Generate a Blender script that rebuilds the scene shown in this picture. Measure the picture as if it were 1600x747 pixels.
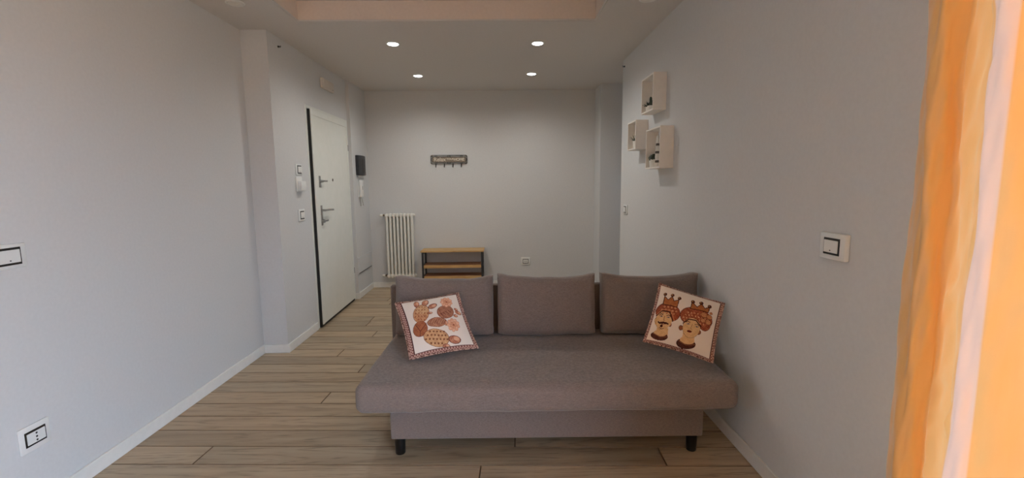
import bpy, bmesh, math, random
import numpy as np
from mathutils import Vector, Matrix

random.seed(7)
np.random.seed(7)
for o in list(bpy.data.objects):
    bpy.data.objects.remove(o)
SC = bpy.context.scene
COL = SC.collection

# ------------------------------------------------------------------ camera
F_PX, PITCH, ROLL, YAW, CAM_H = 723.358, 0.121557, -0.010617, 0.019034, 1.4578
fw = Vector((math.sin(YAW) * math.cos(PITCH), math.cos(YAW) * math.cos(PITCH), -math.sin(PITCH)))
rt0 = Vector((math.cos(YAW), -math.sin(YAW), 0)); up0 = rt0.cross(fw)
rt = rt0 * math.cos(ROLL) + up0 * math.sin(ROLL)
up = -rt0 * math.sin(ROLL) + up0 * math.cos(ROLL)
cam_d = bpy.data.cameras.new('camera'); cam = bpy.data.objects.new('camera', cam_d); COL.objects.link(cam)
cam_d.sensor_fit = 'HORIZONTAL'; cam_d.sensor_width = 36.0; cam_d.lens = 36.0 * F_PX / 1600.0
cam_d.clip_start = 0.02
M = Matrix((rt, up, -fw)).transposed().to_4x4(); M.translation = (0, 0, CAM_H)
cam.matrix_world = M
SC.camera = cam

# ------------------------------------------------------------------ light and exposure
SC.view_settings.view_transform = 'Standard'
SC.view_settings.look = 'None'
SC.view_settings.gamma = 1.0
SC.view_settings.use_curve_mapping = False
SC.view_settings.exposure = 0.40
SKY_STRENGTH = 13.5
SPOT_W = 18.0
SUN_W = 95.0
world = bpy.data.worlds.new('sky'); SC.world = world; world.use_nodes = True
wn = world.node_tree.nodes; wl = world.node_tree.links
bg = wn['Background']
tcw = wn.new('ShaderNodeTexCoord'); sep = wn.new('ShaderNodeSeparateXYZ'); rampw = wn.new('ShaderNodeValToRGB')
mapw = wn.new('ShaderNodeMapRange'); mapw.inputs['From Min'].default_value = -1
wl.new(tcw.outputs['Generated'], sep.inputs[0]); wl.new(sep.outputs['Z'], mapw.inputs['Value'])
wl.new(mapw.outputs[0], rampw.inputs[0])
rampw.color_ramp.elements[0].color = (0.30, 0.28, 0.27, 1)
rampw.color_ramp.elements[0].position = 0.46
rampw.color_ramp.elements[1].color = (0.64, 0.885, 1.22, 1)
rampw.color_ramp.elements[1].position = 0.54
wl.new(rampw.outputs[0], bg.inputs['Color'])
bg.inputs['Strength'].default_value = SKY_STRENGTH

def portal(name, loc, rot, sx, sy):
    """Marks a window opening so that the sky is sampled through it; gives no light of its own."""
    d = bpy.data.lights.new(name, 'AREA'); d.shape = 'RECTANGLE'; d.size = sx; d.size_y = sy
    d.cycles.is_portal = True
    o = bpy.data.objects.new(name, d); o.location = loc; o.rotation_euler = rot; COL.objects.link(o)

WIN_Y0, WIN_Y1, WIN_Z1 = -1.35, 1.27, 2.35
portal('balcony_daylight', (1.43, (WIN_Y0 + WIN_Y1) / 2, WIN_Z1 / 2), (0, math.pi / 2, 0), WIN_Z1, WIN_Y1 - WIN_Y0)
sd = bpy.data.lights.new('sun', 'SUN'); sd.energy = SUN_W; sd.angle = math.radians(2.0); sd.color = (1.0, 0.78, 0.63)
so_ = bpy.data.objects.new('sun', sd); COL.objects.link(so_); so_.location = (4, 4, 6)
so_.rotation_euler = Vector((-0.42, -0.50, -0.75)).to_track_quat('-Z', 'Y').to_euler()
portal('corridor_daylight', (3.60, 5.54, 1.6), (0, math.pi / 2, 0), 0.4, 0.24)
try:
    SC.cycles.max_bounces = 10; SC.cycles.diffuse_bounces = 6; SC.cycles.sample_clamp_indirect = 6.0
except Exception:
    pass

# ------------------------------------------------------------------ material helpers
def srgb(r, g, b):
    f = lambda c: (c / 255 / 12.92) if c / 255 <= 0.04045 else ((c / 255 + 0.055) / 1.055) ** 2.4
    return (f(r), f(g), f(b), 1.0)

def base_mat(name, color, rough=0.6, metal=0.0, spec=0.5):
    m = bpy.data.materials.new(name); m.use_nodes = True
    b = m.node_tree.nodes['Principled BSDF']
    b.inputs['Base Color'].default_value = color
    b.inputs['Roughness'].default_value = rough
    b.inputs['Metallic'].default_value = metal
    b.inputs['Specular IOR Level'].default_value = spec
    return m, m.node_tree.nodes, m.node_tree.links, b

def noisy(name, c1, c2, scale=(1, 1, 1), nscale=8.0, rough=0.6, metal=0.0, bump=0.0, bdist=0.002, detail=4, spec=0.5, lo=0.3, hi=0.7):
    m, n, l, b = base_mat(name, c1, rough, metal, spec)
    tc = n.new('ShaderNodeTexCoord'); mp = n.new('ShaderNodeMapping'); mp.inputs['Scale'].default_value = scale
    nz = n.new('ShaderNodeTexNoise'); nz.inputs['Scale'].default_value = nscale; nz.inputs['Detail'].default_value = detail
    rp = n.new('ShaderNodeValToRGB'); rp.color_ramp.elements[0].color = c1; rp.color_ramp.elements[1].color = c2
    rp.color_ramp.elements[0].position = lo; rp.color_ramp.elements[1].position = hi
    l.new(tc.outputs['Object'], mp.inputs[0]); l.new(mp.outputs[0], nz.inputs['Vector'])
    l.new(nz.outputs['Fac'], rp.inputs[0]); l.new(rp.outputs[0], b.inputs['Base Color'])
    if bump:
        bp = n.new('ShaderNodeBump'); bp.inputs['Strength'].default_value = bump; bp.inputs['Distance'].default_value = bdist
        l.new(nz.outputs['Fac'], bp.inputs['Height']); l.new(bp.outputs[0], b.inputs['Normal'])
    return m

MAT = {}
MAT['wall'] = noisy('wall_paint', srgb(208, 208, 207), srgb(212, 212, 211), nscale=60, rough=0.85, bump=0.08, spec=0.2)
MAT['ceiling'] = noisy('ceiling_paint', srgb(210, 206, 202), srgb(214, 210, 206), nscale=50, rough=0.9, bump=0.05, spec=0.1)
MAT['skirting'] = noisy('skirting_white', srgb(228, 227, 222), srgb(233, 232, 227), nscale=30, rough=0.45)
MAT['white_door'] = noisy('door_white', srgb(226, 228, 220), srgb(230, 231, 224), nscale=12, rough=0.4)
MAT['dark_steel'] = noisy('dark_steel', srgb(18, 17, 17), srgb(28, 26, 26), nscale=20, rough=0.5)
MAT['steel'] = noisy('brushed_steel', srgb(150, 150, 148), srgb(180, 180, 178), scale=(1, 1, 8), nscale=40, rough=0.3, metal=1.0)
MAT['plastic_white'] = noisy('white_plastic', srgb(226, 226, 222), srgb(230, 230, 226), nscale=20, rough=0.35)
MAT['plastic_warm'] = noisy('warm_white_plastic', srgb(214, 206, 196), srgb(220, 212, 202), nscale=20, rough=0.45)
MAT['black_gap'] = noisy('black_plastic', srgb(24, 22, 20), srgb(34, 31, 28), nscale=20, rough=0.35)
MAT['black_leg'] = noisy('black_leg_plastic', srgb(10, 10, 11), srgb(17, 17, 18), nscale=15, rough=0.35)
MAT['charcoal'] = noisy('charcoal_plastic', srgb(38, 40, 44), srgb(48, 50, 54), nscale=20, rough=0.35)
MAT['radiator'] = noisy('radiator_enamel', srgb(232, 229, 219), srgb(236, 233, 224), nscale=15, rough=0.3)
MAT['brass'] = noisy('dark_brass', srgb(120, 106, 90), srgb(150, 136, 118), nscale=30, rough=0.35, metal=1.0)
MAT['shelf_white'] = noisy('shelf_white', srgb(229, 223, 215), srgb(234, 228, 220), nscale=25, rough=0.5)
MAT['pot'] = noisy('white_pot', srgb(226, 222, 212), srgb(234, 230, 221), nscale=30, rough=0.4)
MAT['leaf_dark'] = noisy('dark_leaf', srgb(28, 38, 26), srgb(54, 66, 42), nscale=60, rough=0.6)
MAT['soil'] = noisy('soil', srgb(38, 30, 24), srgb(60, 48, 38), nscale=80, rough=0.95)
MAT['rack_metal'] = noisy('rack_metal', srgb(44, 43, 44), srgb(58, 56, 57), nscale=30, rough=0.5)
MAT['sign_metal'] = noisy('sign_dark_metal', srgb(46, 43, 40), srgb(64, 60, 54), nscale=60, rough=0.55, metal=0.3)
MAT['sign_board'] = noisy('sign_board', srgb(118, 104, 90), srgb(150, 136, 120), scale=(2, 1, 8), nscale=20, rough=0.75)
MAT['sign_letter'] = noisy('sign_letter', srgb(216, 206, 188), srgb(230, 221, 204), nscale=60, rough=0.7)
MAT['lens_off'] = noisy('lamp_lens_off', srgb(226, 222, 214), srgb(232, 228, 220), nscale=30, rough=0.3)
MAT['ornament'] = noisy('ornament_white', srgb(214, 206, 196), srgb(226, 219, 210), nscale=40, rough=0.5)
MAT['ornament_dark'] = noisy('ornament_dark', srgb(72, 60, 52), srgb(92, 78, 68), nscale=40, rough=0.6)
MAT['rope'] = noisy('cord_white', srgb(190, 188, 182), srgb(204, 202, 196), nscale=60, rough=0.7)
MAT['concrete'] = noisy('balcony_tile', srgb(150, 140, 128), srgb(168, 158, 146), nscale=8, rough=0.8)

m, n, l, b = base_mat('lamp_lens_lit', (1, 1, 1, 1), 0.4)
b.inputs['Emission Color'].default_value = (0.93, 0.98, 1.0, 1); b.inputs['Emission Strength'].default_value = 9.0
MAT['lens_on'] = m

def wood_mat(name, dark, mid, light, axis_scale, rough=0.5, rnd=0.0, bump=0.06, cathedral=True):
    m, n, l, b = base_mat(name, mid, rough)
    tc = n.new('ShaderNodeTexCoord'); oi = n.new('ShaderNodeObjectInfo')
    off = n.new('ShaderNodeVectorMath'); off.operation = 'MULTIPLY_ADD'
    comb = n.new('ShaderNodeCombineXYZ')
    for k in range(3):
        l.new(oi.outputs['Random'], comb.inputs[k])
    off.inputs[1].default_value = (37.0, 11.0, 23.0)
    l.new(comb.outputs[0], off.inputs[0]); l.new(tc.outputs['Object'], off.inputs[2])
    mp = n.new('ShaderNodeMapping'); mp.inputs['Scale'].default_value = axis_scale
    l.new(off.outputs[0], mp.inputs[0])
    n1 = n.new('ShaderNodeTexNoise'); n1.inputs['Scale'].default_value = 3.0; n1.inputs['Detail'].default_value = 6; n1.inputs['Distortion'].default_value = 0.6
    l.new(mp.outputs[0], n1.inputs['Vector'])
    n2 = n.new('ShaderNodeTexNoise'); n2.inputs['Scale'].default_value = 22.0; n2.inputs['Detail'].default_value = 3
    l.new(mp.outputs[0], n2.inputs['Vector'])
    # growth rings: fine bands of a smooth stretched noise
    n3 = n.new('ShaderNodeTexNoise'); n3.inputs['Scale'].default_value = 0.9; n3.inputs['Detail'].default_value = 1.5
    l.new(mp.outputs[0], n3.inputs['Vector'])
    mul = n.new('ShaderNodeMath'); mul.operation = 'MULTIPLY'; mul.inputs[1].default_value = 95.0
    sn = n.new('ShaderNodeMath'); sn.operation = 'SINE'
    l.new(n3.outputs['Fac'], mul.inputs[0]); l.new(mul.outputs[0], sn.inputs[0])
    rp = n.new('ShaderNodeValToRGB'); rp.color_ramp.elements[0].color = dark; rp.color_ramp.elements[0].position = 0.25
    rp.color_ramp.elements[1].color = light; rp.color_ramp.elements[1].position = 0.72
    e = rp.color_ramp.elements.new(0.47); e.color = mid
    l.new(n1.outputs['Fac'], rp.inputs[0])
    r2 = n.new('ShaderNodeMapRange'); r2.inputs['From Min'].default_value = 0.35; r2.inputs['From Max'].default_value = 1.0
    r2.inputs['To Min'].default_value = 0.0; r2.inputs['To Max'].default_value = 0.62 if cathedral else 0.1
    l.new(sn.outputs[0], r2.inputs['Value'])
    msk = n.new('ShaderNodeMath'); msk.operation = 'MULTIPLY'
    gate = n.new('ShaderNodeMapRange'); gate.inputs['From Min'].default_value = 0.42; gate.inputs['From Max'].default_value = 0.62
    l.new(n2.outputs['Fac'], gate.inputs['Value']); l.new(gate.outputs[0], msk.inputs[0]); l.new(r2.outputs[0], msk.inputs[1])
    mx = n.new('ShaderNodeMixRGB'); mx.inputs['Color2'].default_value = tuple(c_ * 0.5 for c_ in dark[:3]) + (1,)
    l.new(msk.outputs[0], mx.inputs['Fac']); l.new(rp.outputs[0], mx.inputs['Color1'])
    hsv = n.new('ShaderNodeHueSaturation')
    rv = n.new('ShaderNodeMapRange'); rv.inputs['To Min'].default_value = 1 - rnd; rv.inputs['To Max'].default_value = 1 + rnd
    l.new(oi.outputs['Random'], rv.inputs['Value']); l.new(rv.outputs[0], hsv.inputs['Value'])
    ml = n.new('ShaderNodeMixRGB'); ml.blend_type = 'MULTIPLY'; ml.inputs['Fac'].default_value = 1.0
    l.new(mx.outputs[0], ml.inputs['Color1']); l.new(oi.outputs['Color'], ml.inputs['Color2']); l.new(ml.outputs[0], hsv.inputs['Color']); l.new(hsv.outputs[0], b.inputs['Base Color'])
    bp = n.new('ShaderNodeBump'); bp.inputs['Strength'].default_value = bump; bp.inputs['Distance'].default_value = 0.002
    l.new(n2.outputs['Fac'], bp.inputs['Height']); l.new(bp.outputs[0], b.inputs['Normal'])
    return m

MAT['plank'] = wood_mat('oak_plank', srgb(156, 136, 111), srgb(179, 158, 130), srgb(191, 171, 143), (0.5, 6.0, 1.0), rough=0.42, rnd=0.03)
MAT['plank_edge'] = noisy('plank_edge', srgb(112, 92, 70), srgb(126, 104, 80), nscale=30, rough=0.6)
MAT['oak_board'] = wood_mat('oak_board', srgb(176, 134, 84), srgb(200, 160, 104), srgb(212, 174, 120), (1.5, 9.0, 6.0), rough=0.5, rnd=0.03, cathedral=False)
MAT['brown_board'] = wood_mat('brown_board', srgb(132, 86, 56), srgb(156, 106, 70), srgb(170, 118, 80), (1.5, 9.0, 6.0), rough=0.5, rnd=0.03, cathedral=False)

def fabric_mat(name, c1, c2, bump=0.35):
    m, n, l, b = base_mat(name, c1, 0.95, 0.0, 0.15)
    tc = n.new('ShaderNodeTexCoord')
    mp = n.new('ShaderNodeMapping'); mp.inputs['Scale'].default_value = (9, 9, 90)
    nz = n.new('ShaderNodeTexNoise'); nz.inputs['Scale'].default_value = 7; nz.inputs['Detail'].default_value = 5
    mp2 = n.new('ShaderNodeMapping'); mp2.inputs['Scale'].default_value = (40, 160, 160)
    nz2 = n.new('ShaderNodeTexNoise'); nz2.inputs['Scale'].default_value = 4; nz2.inputs['Detail'].default_value = 2
    nz3 = n.new('ShaderNodeTexNoise'); nz3.inputs['Scale'].default_value = 5; nz3.inputs['Detail'].default_value = 2
    for a, c in ((mp, nz), (mp2, nz2)):
        l.new(tc.outputs['Object'], a.inputs[0]); l.new(a.outputs[0], c.inputs['Vector'])
    l.new(tc.outputs['Object'], nz3.inputs['Vector'])
    ad = n.new('ShaderNodeMath'); ad.operation = 'ADD'; l.new(nz.outputs['Fac'], ad.inputs[0]); l.new(nz2.outputs['Fac'], ad.inputs[1])
    hf = n.new('ShaderNodeMath'); hf.operation = 'MULTIPLY'; hf.inputs[1].default_value = 0.5; l.new(ad.outputs[0], hf.inputs[0])
    rp = n.new('ShaderNodeValToRGB'); rp.color_ramp.elements[0].color = c1; rp.color_ramp.elements[1].color = c2
    rp.color_ramp.elements[0].position = 0.36; rp.color_ramp.elements[1].position = 0.64
    l.new(hf.outputs[0], rp.inputs[0]); l.new(rp.outputs[0], b.inputs['Base Color'])
    b.inputs['Sheen Weight'].default_value = 0.25; b.inputs['Sheen Roughness'].default_value = 0.5
    bp = n.new('ShaderNodeBump'); bp.inputs['Strength'].default_value = bump; bp.inputs['Distance'].default_value = 0.002
    l.new(hf.outputs[0], bp.inputs['Height'])
    bp2 = n.new('ShaderNodeBump'); bp2.inputs['Strength'].default_value = 0.35; bp2.inputs['Distance'].default_value = 0.02
    l.new(nz3.outputs['Fac'], bp2.inputs['Height']); l.new(bp.outputs[0], bp2.inputs['Normal']); l.new(bp2.outputs[0], b.inputs['Normal'])
    return m
MAT['sofa'] = fabric_mat('grey_brown_linen', srgb(107, 96, 91), srgb(140, 127, 121))

# curtain: satin cloth that lets daylight through
m, n, l, b = base_mat('orange_satin', srgb(252, 178, 96), 0.34, 0.0, 0.75)
out = n['Material Output']
tc = n.new('ShaderNodeTexCoord'); mp = n.new('ShaderNodeMapping'); mp.inputs['Scale'].default_value = (12, 12, 1)
nz = n.new('ShaderNodeTexNoise'); nz.inputs['Scale'].default_value = 6; nz.inputs['Detail'].default_value = 2
l.new(tc.outputs['Object'], mp.inputs[0]); l.new(mp.outputs[0], nz.inputs['Vector'])
rp = n.new('ShaderNodeValToRGB'); rp.color_ramp.elements[0].color = srgb(248, 194, 122); rp.color_ramp.elements[1].color = srgb(250, 200, 130)
l.new(nz.outputs['Fac'], rp.inputs[0])
ba = n.new('ShaderNodeAttribute'); ba.attribute_name = 'painted_highlight'
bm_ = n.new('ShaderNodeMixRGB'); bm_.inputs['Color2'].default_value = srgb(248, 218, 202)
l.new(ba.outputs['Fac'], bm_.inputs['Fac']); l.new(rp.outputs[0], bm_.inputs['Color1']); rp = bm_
l.new(rp.outputs[0], b.inputs['Base Color'])
b.inputs['Sheen Weight'].default_value = 1.0; b.inputs['Sheen Roughness'].default_value = 0.35; b.inputs['Sheen Tint'].default_value = (1, 0.86, 0.8, 1)
tr = n.new('ShaderNodeBsdfTranslucent'); l.new(rp.outputs[0], tr.inputs['Color'])
mx = n.new('ShaderNodeMixShader'); mx.inputs[0].default_value = 0.07
l.new(b.outputs[0], mx.inputs[1]); l.new(tr.outputs[0], mx.inputs[2]); l.new(mx.outputs[0], out.inputs['Surface'])
nzb = n.new('ShaderNodeTexNoise'); nzb.inputs['Scale'].default_value = 7; nzb.inputs['Detail'].default_value = 3
l.new(tc.outputs['Object'], nzb.inputs['Vector'])
bp = n.new('ShaderNodeBump'); bp.inputs['Strength'].default_value = 0.30; bp.inputs['Distance'].default_value = 0.02
l.new(nzb.outputs['Fac'], bp.inputs['Height']); l.new(bp.outputs[0], b.inputs['Normal'])
MAT['curtain'] = m

# printed cotton: colour comes from the print stored on the cloth
m, n, l, b = base_mat('printed_cotton', (1, 1, 1, 1), 0.9, 0.0, 0.15)
at = n.new('ShaderNodeVertexColor'); at.layer_name = 'print'
l.new(at.outputs['Color'], b.inputs['Base Color'])
tc = n.new('ShaderNodeTexCoord'); wv = n.new('ShaderNodeTexNoise'); wv.inputs['Scale'].default_value = 400
l.new(tc.outputs['Object'], wv.inputs['Vector'])
bp = n.new('ShaderNodeBump'); bp.inputs['Strength'].default_value = 0.15; bp.inputs['Distance'].default_value = 0.001
l.new(wv.outputs['Fac'], bp.inputs['Height']); l.new(bp.outputs[0], b.inputs['Normal'])
MAT['print'] = m
MAT['pillow_back'] = noisy('pillow_back_cotton', srgb(196, 180, 166), srgb(208, 194, 180), nscale=80, rough=0.9, bump=0.2)
def braid_mat():
    m, n, l, b = base_mat('braid', srgb(150, 104, 92), 0.9, 0.0, 0.1)
    tc = n.new('ShaderNodeTexCoord'); vo = n.new('ShaderNodeTexVoronoi'); vo.inputs['Scale'].default_value = 120
    rp = n.new('ShaderNodeValToRGB'); rp.color_ramp.elements[0].color = srgb(96, 56, 50); rp.color_ramp.elements[1].color = srgb(206, 170, 154)
    rp.color_ramp.elements[0].position = 0.25; rp.color_ramp.elements[1].position = 0.7
    l.new(tc.outputs['Object'], vo.inputs['Vector']); l.new(vo.outputs['Distance'], rp.inputs[0]); l.new(rp.outputs[0], b.inputs['Base Color'])
    return m
MAT['braid'] = braid_mat()

# ------------------------------------------------------------------ geometry helpers
class MB:
    def __init__(s):
        s.bm = bmesh.new()
    def box(s, x0, x1, y0, y1, z0, z1, bev=0.0, seg=2):
        r = bmesh.ops.create_cube(s.bm, size=1.0)
        for v in r['verts']:
            v.co = Vector(((x0 + x1) / 2 + v.co.x * (x1 - x0), (y0 + y1) / 2 + v.co.y * (y1 - y0), (z0 + z1) / 2 + v.co.z * (z1 - z0)))
        if bev > 0:
            es = list({e for v in r['verts'] for e in v.link_edges})
            bmesh.ops.bevel(s.bm, geom=es, offset=bev, segments=seg, affect='EDGES', profile=0.5)
        return s
    def cone(s, p0, p1, r0, r1, seg=16, cap=True):
        p0 = Vector(p0); p1 = Vector(p1); d = p1 - p0
        r = bmesh.ops.create_cone(s.bm, cap_ends=cap, segments=seg, radius1=r0, radius2=r1, depth=d.length)
        q = Vector((0, 0, 1)).rotation_difference(d.normalized())
        for v in r['verts']:
            v.co = q @ v.co + (p0 + p1) / 2
        return s
    def tube(s, pts, r, seg=8):
        pts = [Vector(p) for p in pts]; rings = []
        prev = None
        for i, p in enumerate(pts):
            t = (pts[min(i + 1, len(pts) - 1)] - pts[max(i - 1, 0)]).normalized()
            if prev is None:
                a = Vector((0, 0, 1)) if abs(t.z) < 0.9 else Vector((1, 0, 0))
                nrm = t.cross(a).normalized()
            else:
                nrm = (prev - t * prev.dot(t)).normalized()
            prev = nrm; bn = t.cross(nrm)
            rr = r[i] if isinstance(r, (list, tuple)) else r
            rings.append([s.bm.verts.new(p + (nrm * math.cos(2 * math.pi * k / seg) + bn * math.sin(2 * math.pi * k / seg)) * rr) for k in range(seg)])
        for a, c in zip(rings, rings[1:]):
            for k in range(seg):
                s.bm.faces.new((a[k], a[(k + 1) % seg], c[(k + 1) % seg], c[k]))
        s.bm.faces.new(list(reversed(rings[0]))); s.bm.faces.new(rings[-1])
        return s
    def lathe(s, prof, c=(0, 0, 0), seg=20, axis='Z'):
        rings = []
        for rad, h in prof:
            ring = []
            for k in range(seg):
                a = 2 * math.pi * k / seg
                if axis == 'Z': p = (c[0] + rad * math.cos(a), c[1] + rad * math.sin(a), c[2] + h)
                elif axis == 'X': p = (c[0] + h, c[1] + rad * math.cos(a), c[2] + rad * math.sin(a))
                else: p = (c[0] + rad * math.cos(a), c[1] + h, c[2] + rad * math.sin(a))
                ring.append(s.bm.verts.new(p))
            rings.append(ring)
        for a, c2 in zip(rings, rings[1:]):
            for k in range(seg):
                s.bm.faces.new((a[k], a[(k + 1) % seg], c2[(k + 1) % seg], c2[k]))
        s.bm.faces.new(list(reversed(rings[0]))); s.bm.faces.new(rings[-1])
        return s
    def ball(s, c, r, sub=2, sc=(1, 1, 1)):
        res = bmesh.ops.create_icosphere(s.bm, subdivisions=sub, radius=r)
        for v in res['verts']:
            v.co = Vector((c[0] + v.co.x * sc[0], c[1] + v.co.y * sc[1], c[2] + v.co.z * sc[2]))
        return s
    def build(s, name, mat, parent=None, smooth=False, origin=None):
        bmesh.ops.recalc_face_normals(s.bm, faces=s.bm.faces)
        if origin is None:
            origin = (0, 0, 0)
        og = Vector(origin)
        if og.length > 0:
            for v in s.bm.verts: v.co -= og
        me = bpy.data.meshes.new(name); s.bm.to_mesh(me); s.bm.free()
        me.materials.append(MAT[mat] if isinstance(mat, str) else mat)
        if smooth:
            for p in me.polygons: p.use_smooth = True
            if smooth == 'auto':
                try: me.set_sharp_from_angle(angle=math.radians(40))
                except Exception: pass
        o = bpy.data.objects.new(name, me); COL.objects.link(o); o.location = og
        if parent is not None: o.parent = parent
        return o

def tag(o, label=None, cat=None, group=None, kind=None):
    if label: o['label'] = label
    if cat: o['category'] = cat
    if group: o['group'] = group
    if kind: o['kind'] = kind
    return o
def thing(name, label, cat, loc=(0, 0, 0), rz=0.0, group=None):
    o = bpy.data.objects.new(name, None); COL.objects.link(o); o.empty_display_size = 0.05
    o.location = loc; o.rotation_euler = (0, 0, rz)
    return tag(o, label, cat, group)

# ------------------------------------------------------------------ the room shell
X1, X2, X3, XR, D, H = -2.10, -1.889, -1.85, 1.272, 6.47, 2.70
YC, YS, YE, YP = 3.944, 5.82, 4.984, 6.097
Y_BACK = -1.9
T = 0.15
def struct(name, mb, mat, **k):
    return tag(mb.build(name, mat, **k), kind='structure')

DY0, DY1, DZ = 4.60, 5.80, 2.225     # door opening
w = MB().box(X1 - T, X1, Y_BACK, YC, 0, H)
w.box(X1 - T, X2, YC, DY0, 0, H).box(X1 - T, X2, DY1, YS, 0, H).box(X1 - T, X2, DY0, DY1, DZ, H)
w.box(X1 - T, X1 - T + 0.02, DY0, DY1, 0, DZ)
w.box(X1 - T, X3, YS, D, 0, H)
struct('wall_left', w, 'wall')
struct('wall_back', MB().box(X1 - T, XR + 0.006, D, D + T, 0, H).box(XR + 0.006, 3.7, YP, D + T, 0, H), 'wall')
w = MB().box(XR, XR + T, Y_BACK, WIN_Y0, 0, H).box(XR, XR + T, WIN_Y1, YE, 0, H).box(XR, XR + T, WIN_Y0, WIN_Y1, WIN_Z1, H)
w.box(XR + T, 3.7, YE - T, YE, 0, H)
w.box(3.55, 3.7, YE, YP, 0, 1.4).box(3.55, 3.7, YE, YP, 1.8, H).box(3.55, 3.7, YE, 5.42, 1.4, 1.8).box(3.55, 3.7, 5.66, YP, 1.4, 1.8)
struct('wall_right', w, 'wall')
struct('wall_front', MB().box(X1 - T, XR + T, Y_BACK - T, Y_BACK, 0, H), 'wall')
# ceiling with the recessed tray
TX0, TX1, TY0, TY1, TZ = -1.560, 0.745, -1.2, 3.765, 2.85
c = MB().box(X1 - T, TX0, Y_BACK, D + T, H, TZ + 0.1).box(TX1, 3.7, Y_BACK, D + T, H, TZ + 0.1)
c.box(TX0, TX1, TY1, D + T, H, TZ + 0.1).box(TX0, TX1, Y_BACK, TY0, H, TZ + 0.1).box(TX0, TX1, TY0, TY1, TZ, TZ + 0.1)
struct('ceiling', c, 'ceiling')
MAT['tray_lit_tint'] = noisy('tray_lit_tint', srgb(220, 206, 195), srgb(225, 211, 200), nscale=50, rough=0.9, bump=0.05, spec=0.1)  # warmer and lighter than the ceiling: window light put into the colour
tp = MB().box(TX0, TX1, TY1 - 0.008, TY1, H + 0.013, TZ).box(TX0, TX0 + 0.008, TY0, TY1 - 0.008, H + 0.013, TZ).box(TX1 - 0.008, TX1, TY0, TY1 - 0.008, H + 0.013, TZ)
struct('tray_lit_faces', tp, 'tray_lit_tint')
tl = MB().box(TX0, TX1, TY1 - 0.014, TY1, H + 0.001, H + 0.012, 0.003).box(TX0, TX0 + 0.014, TY0, TY1 - 0.014, H + 0.001, H + 0.012, 0.003).box(TX1 - 0.014, TX1, TY0, TY1 - 0.014, H + 0.001, H + 0.012, 0.003)
struct('trim_1', tl, 'ceiling')
# skirting boards: plain boards with a thin rounded upper edge
BH, BT = 0.078, 0.013
def skirting(mb, x0, x1, y0, y1):
    mb.box(x0, x1, y0, y1, 0, BH, 0.004, 2)
s = MB(); skirting(s, X1, X1 + BT, Y_BACK, YC - BT); skirting(s, X1, X2 + BT, YC - BT, YC); skirting(s, X2, X2 + BT, YC, DY0 - 0.02)
skirting(s, X2, X3 + BT, YS - BT, YS); skirting(s, X3, X3 + BT, YS, D - BT)
struct('baseboard_left', s, 'skirting')
s = MB(); skirting(s, X3, XR + 0.006, D - BT, D); skirting(s, XR + 0.006 - BT, XR + 0.006, YP - BT, D - BT); skirting(s, XR + 0.006, 3.5, YP - BT, YP)
struct('baseboard_back', s, 'skirting')
s = MB(); skirting(s, XR - BT, XR, WIN_Y1 + 0.02, YE); skirting(s, XR - BT, 3.5, YE, YE + BT); skirting(s, XR - BT, XR, Y_BACK, WIN_Y0 - 0.02)
struct('baseboard_right', s, 'skirting')
# balcony doorway behind and beside the camera (out of the frame; the daylight comes in here)
wf = MB().box(XR - 0.01, XR + T, WIN_Y1 - 0.05, WIN_Y1, 0, WIN_Z1, 0.004).box(XR - 0.01, XR + T, WIN_Y0, WIN_Y0 + 0.05, 0, WIN_Z1, 0.004).box(XR - 0.01, XR + T, WIN_Y0 + 0.05, WIN_Y1 - 0.05, WIN_Z1 - 0.05, WIN_Z1, 0.004)
struct('window_1', wf, 'plastic_white')
struct('trim_2', MB().box(XR + T, 4.0, -3.0, 3.0, -0.05, -0.01), 'concrete')

# floor: every board its own piece, running across the room, skewed 2.4 degrees to the walls
fl = struct('floor', MB().box(X1 - T, 3.7, Y_BACK - T, D + T, -0.06, -0.012), 'soil')
SK = -0.042
cs, sn_ = math.cos(SK), math.sin(SK)
PW = 0.1692
def plank(u0, u1, v0, v1):
    g = 0.0012; ch = 0.0028; bm = bmesh.new()
    def ring(i, z):
        return [bm.verts.new((u * cs - v * sn_, u * sn_ + v * cs, z)) for u, v in ((u0 + g + i, v0 + g + i), (u1 - g - i, v0 + g + i), (u1 - g - i, v1 - g - i), (u0 + g + i, v1 - g - i))]
    a = ring(0, -0.0115); b_ = ring(0, -0.0035); c_ = ring(ch, 0.0)
    bm.faces.new(list(reversed(a))); bm.faces.new(c_)
    for p, q in ((a, b_), (b_, c_)):
        for k in range(4): bm.faces.new((p[k], p[(k + 1) % 4], q[(k + 1) % 4], q[k]))
    me = bpy.data.meshes.new('plank'); bm.to_mesh(me); bm.free(); me.materials.append(MAT['plank']); me.materials.append(MAT['plank_edge'])
    for p_ in me.polygons: p_.material_index = 0 if p_.normal.z > 0.95 else 1
    o = bpy.data.objects.new('plank', me); COL.objects.link(o); o.parent = fl
    t = tone.choice((0.80, 0.88, 0.95, 1.0, 1.05, 1.12)); w_ = tone.uniform(-0.03, 0.03)
    o.color = (t * (1 + w_), t, t * (1 - w_), 1)
tone = random.Random(11)
k0 = int(math.floor((Y_BACK - 2.243) / PW)) - 1; k1 = int(math.ceil((D - 2.243) / PW)) + 2
rr = random.Random(3)
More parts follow.
